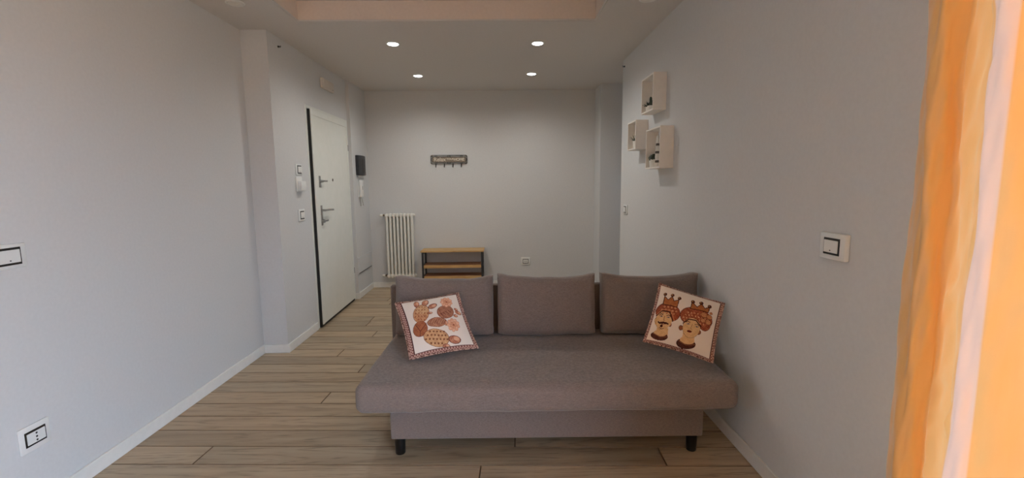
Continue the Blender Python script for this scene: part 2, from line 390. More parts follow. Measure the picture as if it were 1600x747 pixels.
for k in range(k0, k1):
    v0 = 2.243 * cs + k * PW; v1 = v0 + PW; vm = (v0 + v1) / 2
    if vm < Y_BACK - 0.02 or vm > D + 0.15: continue
    xl = X1 if vm < YC + 0.1 else X2 - 0.2 if vm < YS else X3
    xr = 3.50 if YE - 0.02 < vm + 0.05 < YP + 0.1 else XR
    if vm + 0.05 >= YP + 0.1: xr = XR
    u0 = xl + vm * sn_ - 0.03; u1 = xr + vm * sn_ + 0.03
    if k == -1: cuts = [-0.225]
    elif k == 0: cuts = [-1.75, 0.735]
    else:
        L = rr.uniform(2.0, 2.6); x = u0 + rr.uniform(0.6, L); cuts = []
        while x < u1 - 0.3:
            cuts.append(x); x += L
    e = [u0] + cuts + [u1]
    for a, b_ in zip(e, e[1:]): plank(a, b_, v0, v1)

# ------------------------------------------------------------------ entrance door
dr = thing('door_1', 'white armoured entrance door standing slightly proud of the left wall', 'door', (X2, DY1, 0)); dr['kind'] = 'structure'
def P(mb, name, mat, parent, **k):
    """part given in world coordinates under a thing whose Empty has no rotation"""
    base = parent
    off = Vector((0, 0, 0))
    while base is not None:
        off += base.location; base = base.parent
    for v in mb.bm.verts: v.co -= off
    return mb.build(name, mat, parent, **k)
fr = MB().box(X2 - 0.10, X2 + 0.004, DY0, DY0 + 0.035, 0, DZ, 0.003).box(X2 - 0.10, X2 + 0.004, DY1 - 0.035, DY1, 0, DZ, 0.003).box(X2 - 0.10, X2 + 0.004, DY0 + 0.035, DY1 - 0.035, DZ - 0.03, DZ, 0.003)
P(fr, 'door_frame', 'white_door', dr)
LEAF0, LEAF1 = 4.638, 5.752
LF = bpy.data.objects.new('door_leaf', None)
def skew(mb):
    """the leaf is a few degrees ajar: its near edge stands proud, its hinge edge is flush"""
    for v in mb.bm.verts:
        t = (LEAF1 - v.co.y) / (LEAF1 - LEAF0)
        v.co.x += 0.020 * t
    return mb
lx = X2 + 0.012
core = MB().box(lx - 0.05, lx - 0.003, LEAF0, LEAF1, 0.008, 2.19, 0.002)
leaf = P(skew(core), 'door_leaf', 'dark_steel', dr)
face = MB().box(lx - 0.003, lx + 0.002, LEAF0 + 0.005, LEAF1 - 0.004, 0.032, 2.19, 0.001)
P(skew(face), 'door_panel', 'white_door', leaf)
tf = MB().box(lx + 0.002, lx + 0.007, LEAF0 + 0.005, LEAF1 - 0.004, 2.135, 2.19, 0.002).box(lx + 0.002, lx + 0.007, LEAF0 + 0.005, LEAF0 + 0.045, 0.032, 2.135, 0.002).box(lx + 0.002, lx + 0.007, LEAF1 - 0.034, LEAF1 - 0.004, 0.032, 2.135, 0.002)
P(skew(tf), 'edge_moulding', 'white_door', leaf)
hx = lx + 0.017
h = MB().box(hx + 0.001, hx + 0.009, 4.76, 4.80, 1.04, 1.245, 0.004).cone((hx, 4.78, 1.195), (hx + 0.05, 4.78, 1.195), 0.011, 0.011, 12)
h.tube([(hx + 0.045, 4.775, 1.195), (hx + 0.05, 4.85, 1.196), (hx + 0.05, 4.98, 1.192), (hx + 0.044, 5.0, 1.19)], 0.010, 10)
h.cone((hx + 0.004, 4.78, 1.085), (hx + 0.032, 4.78, 1.085), 0.020, 0.018, 16).box(hx + 0.03, hx + 0.044, 4.775, 4.86, 1.078, 1.094, 0.003)
P(h, 'lever_handle', 'steel', leaf, smooth='auto')
k = MB().box(hx + 0.001, hx + 0.009, 4.758, 4.802, 1.43, 1.545, 0.006).cone((hx + 0.006, 4.78, 1.49), (hx + 0.04, 4.78, 1.49), 0.014, 0.012, 14).box(hx + 0.036, hx + 0.05, 4.775, 4.875, 1.483, 1.501, 0.004)
P(k, 'lock_knob', 'steel', leaf, smooth='auto')
k = MB().lathe([(0.016, 0), (0.016, 0.006), (0.009, 0.009)], (hx - 0.008, 5.165, 1.505), 16, 'X')
P(k, 'peephole', 'brass', leaf, smooth='auto')
k = MB().cone((lx - 0.002, LEAF1 + 0.012, 1.86), (lx - 0.002, LEAF1 + 0.012, 1.93), 0.008, 0.008, 10)
P(k, 'hinge', 'dark_steel', dr)
k = MB().cone((lx - 0.002, LEAF1 + 0.012, 0.35), (lx - 0.002, LEAF1 + 0.012, 0.42), 0.008, 0.008, 10)
P(k, 'hinge', 'dark_steel', dr)

# ------------------------------------------------------------------ wall plates
def wall_plate(name, label, cat, side, c, w, h, t, fw_, fh, kind, group=None):
    """plate > surround, module (> socket_hole) or rocker; side: L wall faces +X, R faces -X, B faces -Y"""
    o = thing(name, label, cat, c, 0, group)
    def bx(mb, a0, a1, d0, d1, z0, z1, bev):
        if side == 'L': mb.box(d0, d1, a0, a1, z0, z1, bev)
        elif side == 'R': mb.box(-d1, -d0, a0, a1, z0, z1, bev)
        else: mb.box(a0, a1, -d1, -d0, z0, z1, bev)
        return mb
    bx(MB(), -w / 2, w / 2, 0.0005, t, -h / 2, h / 2, 0.004).build('plate', 'plastic_white', o, smooth='auto')
    bx(MB(), -fw_ / 2, fw_ / 2, t - 0.001, t + 0.0025, -fh / 2, fh / 2, 0.001).build('surround', 'black_gap', o)
    mw, mh = fw_ * (0.86 if fw_ > fh else 0.80), fh * 0.74
    md = bx(MB(), -mw / 2, mw / 2, t + 0.002, t + 0.006, -mh / 2, mh / 2, 0.0015).build('rocker' if kind == 'switch' else 'socket_module', 'plastic_white', o)
    if kind == 'socket':
        hm = MB()
        for zz in (-0.016, 0, 0.016):
            q = (t + 0.0055, 0, zz)
            if side == 'L': hm.cone((t + 0.005, 0, zz), (t + 0.0066, 0, zz), 0.0045, 0.0045, 10)
            else: hm.cone((zz, -t - 0.005, 0), (zz, -t - 0.0066, 0), 0.0045, 0.0045, 10)
        hm.build('socket_hole', 'black_gap', md)
    else:
        hm = MB()
        bx(hm, -0.003, 0.003, t + 0.0055, t + 0.0066, -mh * 0.36, -mh * 0.28, 0)
        hm.build('indicator', 'black_gap', md)
    return o
wall_plate('light_switch', 'white switch in a black surround on the near left wall, cut by the left edge', 'light switch', 'L', (X1, 1.975, 1.168), 0.150, 0.105, 0.010, 0.100, 0.075, 'switch')
wall_plate('power_socket', 'white socket with three holes low on the near left wall', 'socket', 'L', (X1, 1.980, 0.361), 0.135, 0.118, 0.010, 0.092, 0.068, 'socket')
wall_plate('light_switch', 'white switch plate in black surround standing proud of the right wall beside the orange curtain', 'light switch', 'R', (XR, 1.722, 1.203), 0.134, 0.100, 0.022, 0.084, 0.064, 'switch')
wall_plate('light_switch', 'small white switch at the far end of the right wall, below the hanging box shelves', 'light switch', 'R', (XR, 4.765, 1.168), 0.150, 0.095, 0.010, 0.085, 0.070, 'switch')
wall_plate('light_switch', 'upper of two white switches left of the entrance door', 'light switch', 'L', (X2, 4.372, 1.597), 0.130, 0.100, 0.010, 0.080, 0.076, 'switch')
wall_plate('light_switch', 'lower of two white switches left of the entrance door, level with its lever', 'light switch', 'L', (X2, 4.370, 1.175), 0.130, 0.110, 0.010, 0.080, 0.076, 'switch')
wall_plate('power_socket', 'small white socket low on the back wall above the middle sofa cushion', 'socket', 'B', (0.312, D, 0.350), 0.130, 0.110, 0.010, 0.082, 0.064, 'socket')
dv = thing('wall_sensor', 'small white box-shaped device on the wall between the two switches by the door', 'wall device', (X2, 4.355, 1.455))
MB().box(0.0005, 0.012, -0.06, 0.06, -0.06, 0.075, 0.004).build('back_plate', 'plastic_white', dv, smooth='auto')
MB().box(0.012, 0.05, -0.045, 0.055, -0.055, 0.035, 0.006).build('housing', 'plastic_white', dv, smooth='auto')
dv = thing('emergency_light', 'flat white emergency light box high on the wall above the door', 'wall device', (X2, 5.19, 2.515))
MB().box(0.0005, 0.026, -0.165, 0.165, -0.052, 0.052, 0.004).build('housing', 'plastic_warm', dv, smooth='auto')
MB().box(0.0255, 0.032, -0.150, 0.150, -0.042, 0.042, 0.004).build('diffuser', 'plastic_warm', dv, smooth='auto')
MB().cone((0.031, 0.11, -0.03), (0.034, 0.11, -0.03), 0.005, 0.005, 8).build('indicator', 'black_gap', dv)
pn = thing('access_panel', 'wall-coloured flush access panel low on the wall right of the door', 'panel', (X3, 6.12, 0.42))
MB().box(0.0005, 0.010, -0.29, 0.29, -0.105, 0.105, 0.002).build('cover', 'wall', pn)
MB().box(0.0095, 0.013, -0.28, 0.28, -0.098, -0.090, 0.0).build('finger_slot', 'black_gap', pn)
ic = thing('video_intercom', 'black curved intercom screen on the wall right of the door', 'intercom', (X3, 6.10, 1.695))
mb = MB(); secs = [(-0.155, 0.0), (-0.155, 0.035), (-0.09, 0.052), (0.0, 0.058), (0.09, 0.052), (0.155, 0.036), (0.155, 0.0)]
lo = [mb.bm.verts.new((d + 0.0005, y, -0.125)) for y, d in secs]; hi_ = [mb.bm.verts.new((d + 0.0005, y, 0.125 - 0.06 * max(0, y) ** 2)) for y, d in secs]
for i in range(len(secs)): mb.bm.faces.new((lo[i], lo[(i + 1) % 7], hi_[(i + 1) % 7], hi_[i]))
mb.bm.faces.new(lo); mb.bm.faces.new(hi_)
bmesh.ops.bevel(mb.bm, geom=list(mb.bm.edges), offset=0.004, segments=2, affect='EDGES')
mb.build('housing', 'charcoal', ic, smooth='auto')
MB().box(0.052, 0.0595, -0.045, 0.045, -0.10, 0.09, 0.002).build('screen', 'black_gap', ic)
MB().box(0.0005, 0.030, -0.10, 0.10, -0.150, -0.126, 0.004).build('wall_bracket', 'plastic_white', ic)
hs = thing('intercom_handset', 'white intercom handset with a short hanging cord under the black screen', 'intercom', (X3, 6.04, 1.395))
MB().box(0.0005, 0.012, -0.05, 0.085, -0.105, 0.10, 0.004).build('cradle', 'plastic_white', hs, smooth='auto')
mb = MB().box(0.014, 0.048, -0.045, 0.045, -0.105, 0.115, 0.010, 3); mb.build('receiver', 'plastic_white', hs, smooth='auto')
MB().box(0.047, 0.049, -0.008, 0.008, -0.01, 0.035, 0.0005).build('grip_mark', 'brass', hs)
MB().tube([(0.03, -0.01, -0.10), (0.03, 0.02, -0.15), (0.025, 0.06, -0.19), (0.02, 0.08, -0.215)], 0.005, 8).tube([(0.03, -0.03, -0.10), (0.03, -0.03, -0.16), (0.02, -0.02, -0.22)], 0.005, 8).build('cord', 'rope', hs, smooth=True)
for nm, lb, xx, yy, zz, sg in (('wall_hook', 'tiny dark hook high on the left wall before the door', X2, 4.131, 2.621, 1), ('wall_hook', 'tiny dark hook at the top far corner of the right wall', XR, 4.907, 2.627, -1)):
    tag(MB().cone((0, 0, 0), (sg * 0.016, 0, 0), 0.009, 0.006, 8).tube([(sg * 0.014, 0, 0), (sg * 0.022, 0, -0.006), (sg * 0.024, 0, 0.008)], 0.003, 6).build(nm, 'black_gap'), lb, 'hook').location = (xx + sg * 0.0005, yy, zz)

# ------------------------------------------------------------------ ceiling spotlights
SPOTS = [(-0.962, 4.333, 1, 'lit recessed ceiling spotlight, nearer one on the left of the four'),
         (0.331, 4.336, 1, 'lit recessed ceiling spotlight, nearer one on the right of the four'),
         (-0.964, 5.578, 1, 'lit recessed ceiling spotlight above the radiator, far left of the four'),
         (0.350, 5.517, 1, 'lit recessed ceiling spotlight near the back wall, far right of the four'),
         (-1.815, 3.379, 0, 'unlit recessed spotlight at the left edge of the ceiling by the tray'),
         (1.015, 3.330, 0, 'unlit recessed spotlight at the right edge of the ceiling by the tray')]
for x, y, on, lb in SPOTS:
    o = thing('ceiling_spotlight', lb, 'ceiling light', (x, y, H), 0, 'recessed spotlights in the ceiling')
    MB().lathe([(0.062, -0.0005), (0.062, -0.004), (0.056, -0.008), (0.048, -0.006), (0.046, -0.001)], (0, 0, 0), 28).build('trim_ring', 'plastic_white', o, smooth='auto')
    MB().lathe([(0.046, -0.0062), (0.044, -0.0095), (0.022, -0.013), (0.002, -0.014)], (0, 0, 0), 24).build('lens', 'lens_on' if on else 'lens_off', o, smooth='auto')
    if on:
        d = bpy.data.lights.new('spot_beam', 'SPOT'); d.energy = SPOT_W; d.color = (1.0, 0.975, 0.93)
        d.spot_size = math.radians(165); d.spot_blend = 0.9; d.shadow_soft_size = 0.03
        q = bpy.data.objects.new('spot_beam', d); COL.objects.link(q); q.parent = o; q.location = (0, 0, -0.045)

# ------------------------------------------------------------------ radiator
RX0, RN, RPITCH = -1.595, 8, 0.0487
RZ0, RZ1 = 0.165, 1.045
ra = thing('radiator', 'white tubular column radiator on the back wall left of the shoe rack', 'radiator', (-1.43, D, 0))
def rad_section():
    mb = MB()
    for yy in (-0.10, -0.065, -0.03):
        mb.tube([(0, yy, RZ0 + 0.02), (0, yy, RZ1 - 0.02)], 0.0125 if yy > -0.09 else 0.0165, 10)
    for z in (RZ0 + 0.018, RZ1 - 0.018):
        mb.box(-0.0235, 0.0235, -0.118, -0.016, z - 0.02, z + 0.02, 0.008, 2)
        mb.ball((0, -0.10, z + (0.012 if z > 0.5 else -0.012)), 0.019, 2)
    return mb
sec0 = None
for i in range(RN):
    if sec0 is None:
        sec0 = rad_section().build('column', 'radiator', ra, smooth='auto'); s_ = sec0
    else:
        s_ = sec0.copy(); COL.objects.link(s_); s_.parent = ra
    s_.location = (RX0 + i * RPITCH + 0.43 + 1.0, 0, 0)
xa, xb = RX0 + 1.43 - 0.024, RX0 + 1.43 + (RN - 1) * RPITCH + 0.024
for z in (RZ0 + 0.018, RZ1 - 0.018):
    MB().lathe([(0.016, 0), (0.016, 0.012), (0.010, 0.02)], (xb, -0.066, z), 14, 'X').build('end_plug', 'radiator', ra, smooth='auto')
    v = MB().cone((xa, -0.066, z), (xa - 0.035, -0.066, z), 0.013, 0.013, 14).cone((xa - 0.03, -0.066, z), (xa - 0.03, -0.001, z), 0.011, 0.011, 12)
    v.build('valve_body', 'brass', ra, smooth='auto')
    MB().lathe([(0.012, 0), (0.019, -0.01), (0.019, -0.035), (0.012, -0.042)], (xa - 0.034, -0.066, z), 14, 'X').build('valve_knob', 'radiator', ra, smooth='auto')
for xx in (RX0 + 1.43 + 1.5 * RPITCH, RX0 + 1.43 + 5.5 * RPITCH):
    MB().box(xx - 0.008, xx + 0.008, -0.04, -0.0005, RZ1 - 0.06, RZ1 - 0.045, 0.002).build('wall_bracket', 'radiator', ra)

# ------------------------------------------------------------------ shoe rack
sr = thing('shoe_rack', 'low oak shoe rack with dark metal frames against the back wall', 'shoe rack', (-0.69, 6.31, 0))
RWX = 0.425
MB().box(-RWX, RWX, -0.145, 0.145, 0.535, 0.555, 0.002).build('top_board', 'oak_board', sr)
for zz in (0.335, 0.185, 0.045):
    MB().box(-RWX + 0.038, RWX - 0.038, -0.13, -0.108, zz - 0.018, zz + 0.020, 0.002).build('shelf_edge', 'oak_board', sr)
    MB().box(-RWX + 0.038, RWX - 0.038, -0.108, 0.13, zz, zz + 0.020, 0.001).build('shelf', 'brown_board', sr)
for sx in (-1, 1):
    x0 = sx * (RWX - 0.025)
    mb = MB().box(x0 - 0.0125, x0 + 0.0125, -0.135, -0.110, 0.001, 0.534, 0.002).box(x0 - 0.0125, x0 + 0.0125, 0.110, 0.135, 0.001, 0.534, 0.002)
    for zz in (0.05, 0.19, 0.34, 0.52): mb.box(x0 - 0.0125, x0 + 0.0125, -0.110, 0.110, zz - 0.012, zz + 0.012, 0.001)
    mb.build('side_frame', 'rack_metal', sr)

# ------------------------------------------------------------------ coat rack sign
cr = thing('coat_rack', 'vintage metal sign with four coat hooks on the back wall reading Relax your home', 'coat rack', (-0.732, D, 1.779))
CW, CH = 0.248, 0.058
def rrect(w, h, r, n=5):
    p = []
    for cx, cz, a0 in ((w - r, h - r, 0), (-w + r, h - r, 90), (-w + r, -h + r, 180), (w - r, -h + r, 270)):
        for i in range(n + 1):
            a = math.radians(a0 + 90 * i / n); p.append((cx + r * math.cos(a), cz + r * math.sin(a)))
    return p
pts = rrect(CW, CH, 0.018); pts.append(pts[0])
mb = MB().tube([(x, -0.012, z) for x, z in pts], 0.0042, 6)
for sx in (-1, 1):       # scrolls joining the board to the frame
    mb.tube([(sx * (0.232 + 0.010 * math.cos(a)), -0.012, 0.020 * math.sin(a)) for a in np.linspace(-2.2, 2.2, 12)], 0.0028, 6)
    for zz in (-1, 1):
        mb.tube([(sx * (0.232 + 0.009 * math.cos(a)), -0.012, zz * (0.044 + 0.010 * math.sin(a))) for a in np.linspace(0, 5.6, 12)], 0.0022, 6)
        mb.tube([(sx * 0.175 + 0.014 * math.cos(a), -0.012, zz * (0.046 + 0.009 * math.sin(a))) for a in np.linspace(0, 2 * math.pi, 12)], 0.0022, 6)
for zz in (-1, 1):
    mb.tube([(0.022 * math.cos(a), -0.012, zz * (0.046 + 0.009 * math.sin(a))) for a in np.linspace(0, 2 * math.pi, 14)], 0.0025, 6)
    mb.ball((0, -0.014, zz * 0.056), 0.007, 1, (2.2, 0.7, 0.8))
mb.build('scroll_frame', 'sign_metal', cr, smooth=True)
pb = rrect(0.228, 0.036, 0.012); mb = MB()
a = [mb.bm.verts.new((x, -0.008, z)) for x, z in pb]; b2 = [mb.bm.verts.new((x, -0.014, z)) for x, z in pb]
mb.bm.faces.new(a); mb.bm.faces.new(b2)
for i in range(len(a)): mb.bm.faces.new((a[i], a[(i + 1) % len(a)], b2[(i + 1) % len(a)], b2[i]))
mb.build('name_board', 'sign_board', cr)
pts = rrect(0.228, 0.036, 0.012); pts.append(pts[0])
MB().tube([(x, -0.0145, z) for x, z in pts], 0.0025, 6).build('board_rim', 'sign_metal', cr, smooth=True)
def text_mesh(txt, size, x, z, bold=0.0):
    cu = bpy.data.curves.new('lettering', 'FONT'); cu.body = txt; cu.size = size; cu.extrude = 0.0012; cu.offset = bold
    cu.align_x = 'CENTER'; cu.align_y = 'CENTER'
    to = bpy.data.objects.new('tmp_text', cu); COL.objects.link(to)
    dg = bpy.context.evaluated_depsgraph_get(); me = bpy.data.meshes.new_from_object(to.evaluated_get(dg))
    bpy.data.objects.remove(to)
    me.transform(Matrix.Rotation(math.radians(90), 4, 'X')); me.transform(Matrix.Translation((x, -0.0155, z)))
    me.materials.clear(); me.materials.append(MAT['sign_letter'])
    o = bpy.data.objects.new('lettering', me); COL.objects.link(o); o.parent = cr
text_mesh('Relax', 0.074, -0.125, 0.0, 0.0010)
text_mesh('YOUR', 0.036, 0.018, 0.006, 0.0008)
text_mesh('HOME', 0.050, 0.138, 0.0, 0.0010)
for x in (-0.180, -0.064, 0.054, 0.170):
    h = MB().box(x - 0.007, x + 0.007, -0.010, -0.004, -0.085, -0.050, 0.001)
    h.tube([(x, -0.010, -0.060), (x, -0.012, -0.088), (x, -0.020, -0.104), (x, -0.034, -0.104), (x, -0.042, -0.090)], 0.0045, 8).ball((x, -0.042, -0.088), 0.0065, 1)
    h.build('hook', 'sign_metal', cr, smooth='auto')

# ------------------------------------------------------------------ hanging box shelves with plants
def box_shelf(label, y0, y1, z0, z1, xf):
    t = 0.012
    o = thing('box_shelf', label, 'wall shelf', (XR, (y0 + y1) / 2, z0), 0, 'white square box shelves on the right wall')
    yy, zz, dp = (y1 - y0) / 2, z1 - z0, XR - xf
    MB().box(-dp, -0.0005, -yy, yy, 0, t, 0.001).build('bottom_board', 'shelf_white', o)
    MB().box(-dp, -0.0005, -yy, yy, zz - t, zz, 0.001).build('top_board', 'shelf_white', o)
    for a, b_ in ((-yy, -yy + t), (yy - t, yy)): MB().box(-dp, -0.0005, a, b_, t, zz - t, 0.001).build('side_board', 'shelf_white', o)
    MB().box(-0.006, -0.0005, -yy + t, yy - t, t, zz - t, 0).build('back_board', 'shelf_white', o)
    return z0 + t
za = box_shelf('highest white box shelf on the right wall, holding a pot with a tall plant', 3.650, 3.955, 2.006, 2.288, 1.168)
zb = box_shelf('smallest white box shelf, farthest along the right wall, holding a spiky plant', 4.085, 4.340, 1.736, 1.987, 1.162)
zc = box_shelf('lowest white box shelf on the right wall, holding a round dark plant', 3.462, 3.805, 1.553, 1.864, 1.168)
def pot(o, r, hgt):
    MB().lathe([(r * 0.78, 0), (r * 0.98, hgt * 0.96), (r, hgt), (r * 0.88, hgt), (r * 0.86, hgt * 0.86)], (0, 0, 0.0005), 20).build('pot', 'pot', o, smooth='auto')
    MB().lathe([(r * 0.84, hgt * 0.80), (r * 0.84, hgt * 0.87)], (0, 0, 0.0005), 16).build('soil', 'soil', o)
rp_ = random.Random(5)
def leaf(mb, base, d, ln, wd, curl=0.3):
    d = Vector(d).normalized(); s_ = d.cross(Vector((0, 0, 1)))
    s_ = s_.normalized() if s_.length > 1e-3 else Vector((1, 0, 0)); nn = s_.cross(d)
    prev = None
    for i in range(5):
        t = i / 4; p = Vector(base) + d * ln * t + Vector((d.x, d.y, 0)) * ln * curl * t * t - Vector((0, 0, 1)) * 0.0
        ww = wd * (1 - t) ** 0.7 * (0.6 + 0.8 * t * (1 - t) * 2) + 0.0004
        cur = [mb.bm.verts.new(p + s_ * ww), mb.bm.verts.new(p - nn * ww * 0.5), mb.bm.verts.new(p - s_ * ww), mb.bm.verts.new(p + nn * ww * 0.25)]
        if prev:
            for k in range(4): mb.bm.faces.new((prev[k], prev[(k + 1) % 4], cur[(k + 1) % 4], cur[k]))
        else: mb.bm.faces.new(cur)
        prev = cur
    mb.bm.faces.new(list(reversed(prev)))
# plant in the highest box: bushy rosette
o = thing('potted_plant', 'bushy dark plant in a white pot in the highest box shelf', 'plant', (1.218, 3.905, za)); pot(o, 0.029, 0.050)
mb = MB()
for i in range(34):
    a = rp_.uniform(0, 6.28); e = rp_.uniform(0.25, 1.3)
    leaf(mb, (0.008 * math.cos(a), 0.008 * math.sin(a), 0.044), (math.cos(a) * math.cos(e), math.sin(a) * math.cos(e), math.sin(e)), rp_.uniform(0.036, 0.055), 0.0085)
mb.build('foliage', 'leaf_dark', o, smooth=True)
# second pot beside it with a tall stem cactus
o = thing('potted_cactus', 'tall thin cactus in a small white pot beside the bushy plant, highest box shelf', 'plant', (1.205, 3.815, za)); pot(o, 0.028, 0.042)
mb = MB()
for (bx_, by_, hh, rad) in ((0, 0.006, 0.085, 0.011), (0.004, -0.012, 0.055, 0.009)):
    prof = [(rad * 0.8, 0.033), (rad, 0.045), (rad, 0.03 + hh * 0.8), (rad * 0.7, 0.03 + hh * 0.95), (rad * 0.1, 0.03 + hh)]
    mb.lathe(prof, (bx_, by_, 0), 12)
mb.build('stem', 'leaf_dark', o, smooth=True)
# spiky plant, farthest box
o = thing('potted_plant', 'spiky aloe-like plant in a white pot in the smallest box shelf', 'plant', (1.210, 4.225, zb)); pot(o, 0.030, 0.068)
mb = MB()
for i in range(20):
    a = i * 2.4; e = 0.5 + 0.9 * (i / 20)
    leaf(mb, (0.007 * math.cos(a), 0.007 * math.sin(a), 0.060), (math.cos(a) * math.cos(e), math.sin(a) * math.cos(e), math.sin(e)), rp_.uniform(0.055, 0.078), 0.0075, 0.15)
mb.build('foliage', 'leaf_dark', o, smooth=True)
# round plant, lowest box
o = thing('potted_plant', 'round dark clipped plant in a white pot in the lowest box shelf', 'plant', (1.218, 3.745, zc)); pot(o, 0.039, 0.070)
mb = MB().ball((0, 0, 0.074), 0.041, 3, (1, 1, 0.72))
for v in mb.bm.verts: v.co += Vector((rp_.uniform(-1, 1), rp_.uniform(-1, 1), rp_.uniform(-1, 1))) * 0.0035
for i in range(60):
    a = rp_.uniform(0, 6.28); e = rp_.uniform(0.0, 1.5); d = (math.cos(a) * math.cos(e), math.sin(a) * math.cos(e), math.sin(e))
    leaf(mb, (d[0] * 0.037, d[1] * 0.037, 0.074 + d[2] * 0.026), d, 0.010, 0.003)
mb.build('foliage', 'leaf_dark', o)
# slim banded ornament, lowest box
o = thing('slim_ornament', 'slim upright white ornament with dark bands in the lowest box shelf beside the plant', 'ornament', (1.212, 3.645, zc))
MB().lathe([(0.020, 0), (0.022, 0.004), (0.022, 0.012), (0.013, 0.018), (0.015, 0.05), (0.018, 0.08), (0.014, 0.12), (0.010, 0.17), (0.013, 0.20), (0.009, 0.235), (0.002, 0.245)], (0, 0, 0.0005), 16).build('body', 'ornament', o, smooth='auto')
for z, r in ((0.035, 0.0165), (0.105, 0.0175), (0.165, 0.0125)):
    MB().lathe([(r, 0), (r + 0.001, 0.006), (r, 0.018)], (0, 0, z), 16).build('band', 'ornament_dark', o, smooth='auto')

# ------------------------------------------------------------------ sofa
SO = Vector((0.224, 2.58, 0))
sofa = thing('sofa', 'grey-brown fabric armless sofa bed standing in front of the back wall', 'sofa', SO, math.radians(-1.0))
def soft_box(hx_, hy_, hz_, exp, nx, ny, nz, puff=0.0, noise=0.0, seed=0, ears=0.0, rnd=0.06):
    """a cushion: rounded box whose faces bulge and whose corners may pull out into small ears"""
    bm = bmesh.new(); idx = {}
    def key(i, j, k): return (i, j, k)
    rg = np.random.RandomState(seed)
    ph = rg.uniform(0, 6.28, 12)
    def pos(i, j, k):
        u, v, w_ = 2 * i / nx - 1, 2 * j / ny - 1, 2 * k / nz - 1
        # concentrate vertices towards edges
        g = lambda t: math.copysign(1 - (1 - abs(t)) ** 1.6, t)
        u, v, w_ = g(u), g(v), g(w_)
        x, y, z = u * hx_, v * hy_, w_ * hz_
        # rounding
        qx, qy, qz = hx_ - rnd, hy_ - rnd, hz_ - rnd
        cx = max(-qx, min(qx, x)); cy = max(-qy, min(qy, y)); cz = max(-qz, min(qz, z))
        d = Vector((x - cx, y - cy, z - cz))
        if d.length > 1e-9:
            m_ = max(abs(d.x), abs(d.y), abs(d.z)); d = d.normalized() * m_
        p = Vector((cx, cy, cz)) + d
        fb = lambda a: max(0.0, 1 - abs(a) ** 2.2)
        p.y += math.copysign(puff * fb(u) * fb(w_), v) * (abs(v) ** 2)
        p.z += math.copysign(puff * 0.5 * fb(u) * fb(v), w_) * (abs(w_) ** 2)
        p.x += math.copysign(puff * 0.5 * fb(v) * fb(w_), u) * (abs(u) ** 2)
        c_ = (abs(u) * abs(w_)) ** 6
        p.x += math.copysign(ears * c_, u); p.z += math.copysign(ears * c_ * (1.0 if w_ > 0 else 0.2), w_)
        if noise:
            f = noise * (math.sin(x * 9 + ph[0] + 3 * z) * math.sin(z * 11 + ph[1]) + 0.6 * math.sin(x * 21 + ph[2] + z * 7) * math.sin(z * 17 + x * 5 + ph[3]) + 0.4 * math.sin(x * 40 + ph[4]) * math.sin(z * 33 + y * 20 + ph[5]))
            p.y += f * abs(v); p.z += f * 0.6 * abs(w_)
        return p
    def vert(i, j, k):
        if (i, j, k) not in idx: idx[(i, j, k)] = bm.verts.new(pos(i, j, k))
        return idx[(i, j, k)]
    for i in range(nx):
        for j in range(ny):
            for k in (0, nz): bm.faces.new((vert(i, j, k), vert(i + 1, j, k), vert(i + 1, j + 1, k), vert(i, j + 1, k)))
    for i in range(nx):
        for k in range(nz):
            for j in (0, ny): bm.faces.new((vert(i, j, k), vert(i + 1, j, k), vert(i + 1, j, k + 1), vert(i, j, k + 1)))
    for j in range(ny):
        for k in range(nz):
            for i in (0, nx): bm.faces.new((vert(i, j, k), vert(i, j + 1, k), vert(i, j + 1, k + 1), vert(i, j, k + 1)))
    o = MB(); o.bm.free(); o.bm = bm
    return o
SEAT_X0, SEAT_X1, SEAT_Y0, SEAT_Y1, SZ0, SZ1 = -0.742, 1.170, 2.165, 3.055, 0.318, 0.470
mb = soft_box((SEAT_X1 - SEAT_X0) / 2, (SEAT_Y1 - SEAT_Y0) / 2, (SZ1 - SZ0) / 2, 4, 150, 40, 14, puff=0.010, noise=0.0025, seed=2, rnd=0.042)
# slightly splayed lower front, soft dents near the front edge
for v in mb.bm.verts:
    if v.co.y < -0.33 and abs(v.co.x) < 0.45 and v.co.z > 0.0:
        v.co.z += 0.003 * math.sin(v.co.x * 38) * math.exp(-((v.co.x - 0.0) / 0.25) ** 2)
        v.co.y += 0.0045 * math.sin(v.co.x * 105 + 1.2 * math.sin(v.co.x * 31)) * math.exp(-((v.co.x - 0.06) / 0.20) ** 2) * math.exp(-((v.co.z - 0.035) / 0.03) ** 2)
seat = mb.build('seat_mattress', 'sofa', sofa, smooth=True)
seat.location = ((SEAT_X0 + SEAT_X1) / 2 - SO.x, (SEAT_Y0 + SEAT_Y1) / 2 - SO.y, (SZ0 + SZ1) / 2)
MB().box(-0.835, 0.835, -0.255, 0.44, 0.098, 0.322, 0.010, 3).build('base_box', 'sofa', sofa, smooth='auto')
bkr = MB().box(-1.005, 1.00, 0.492, 0.550, 0.110, 0.772, 0.014, 3); bkr.build('backrest', 'sofa', sofa, smooth='auto')
for lx_, ly_ in ((-0.795, -0.215), (0.79, -0.215), (-0.795, 0.33), (0.79, 0.33)):
    MB().lathe([(0.024, 0.0005), (0.0265, 0.004), (0.028, 0.05), (0.031, 0.099)], (lx_, ly_, 0), 20).build('leg', 'black_leg', sofa, smooth='auto')
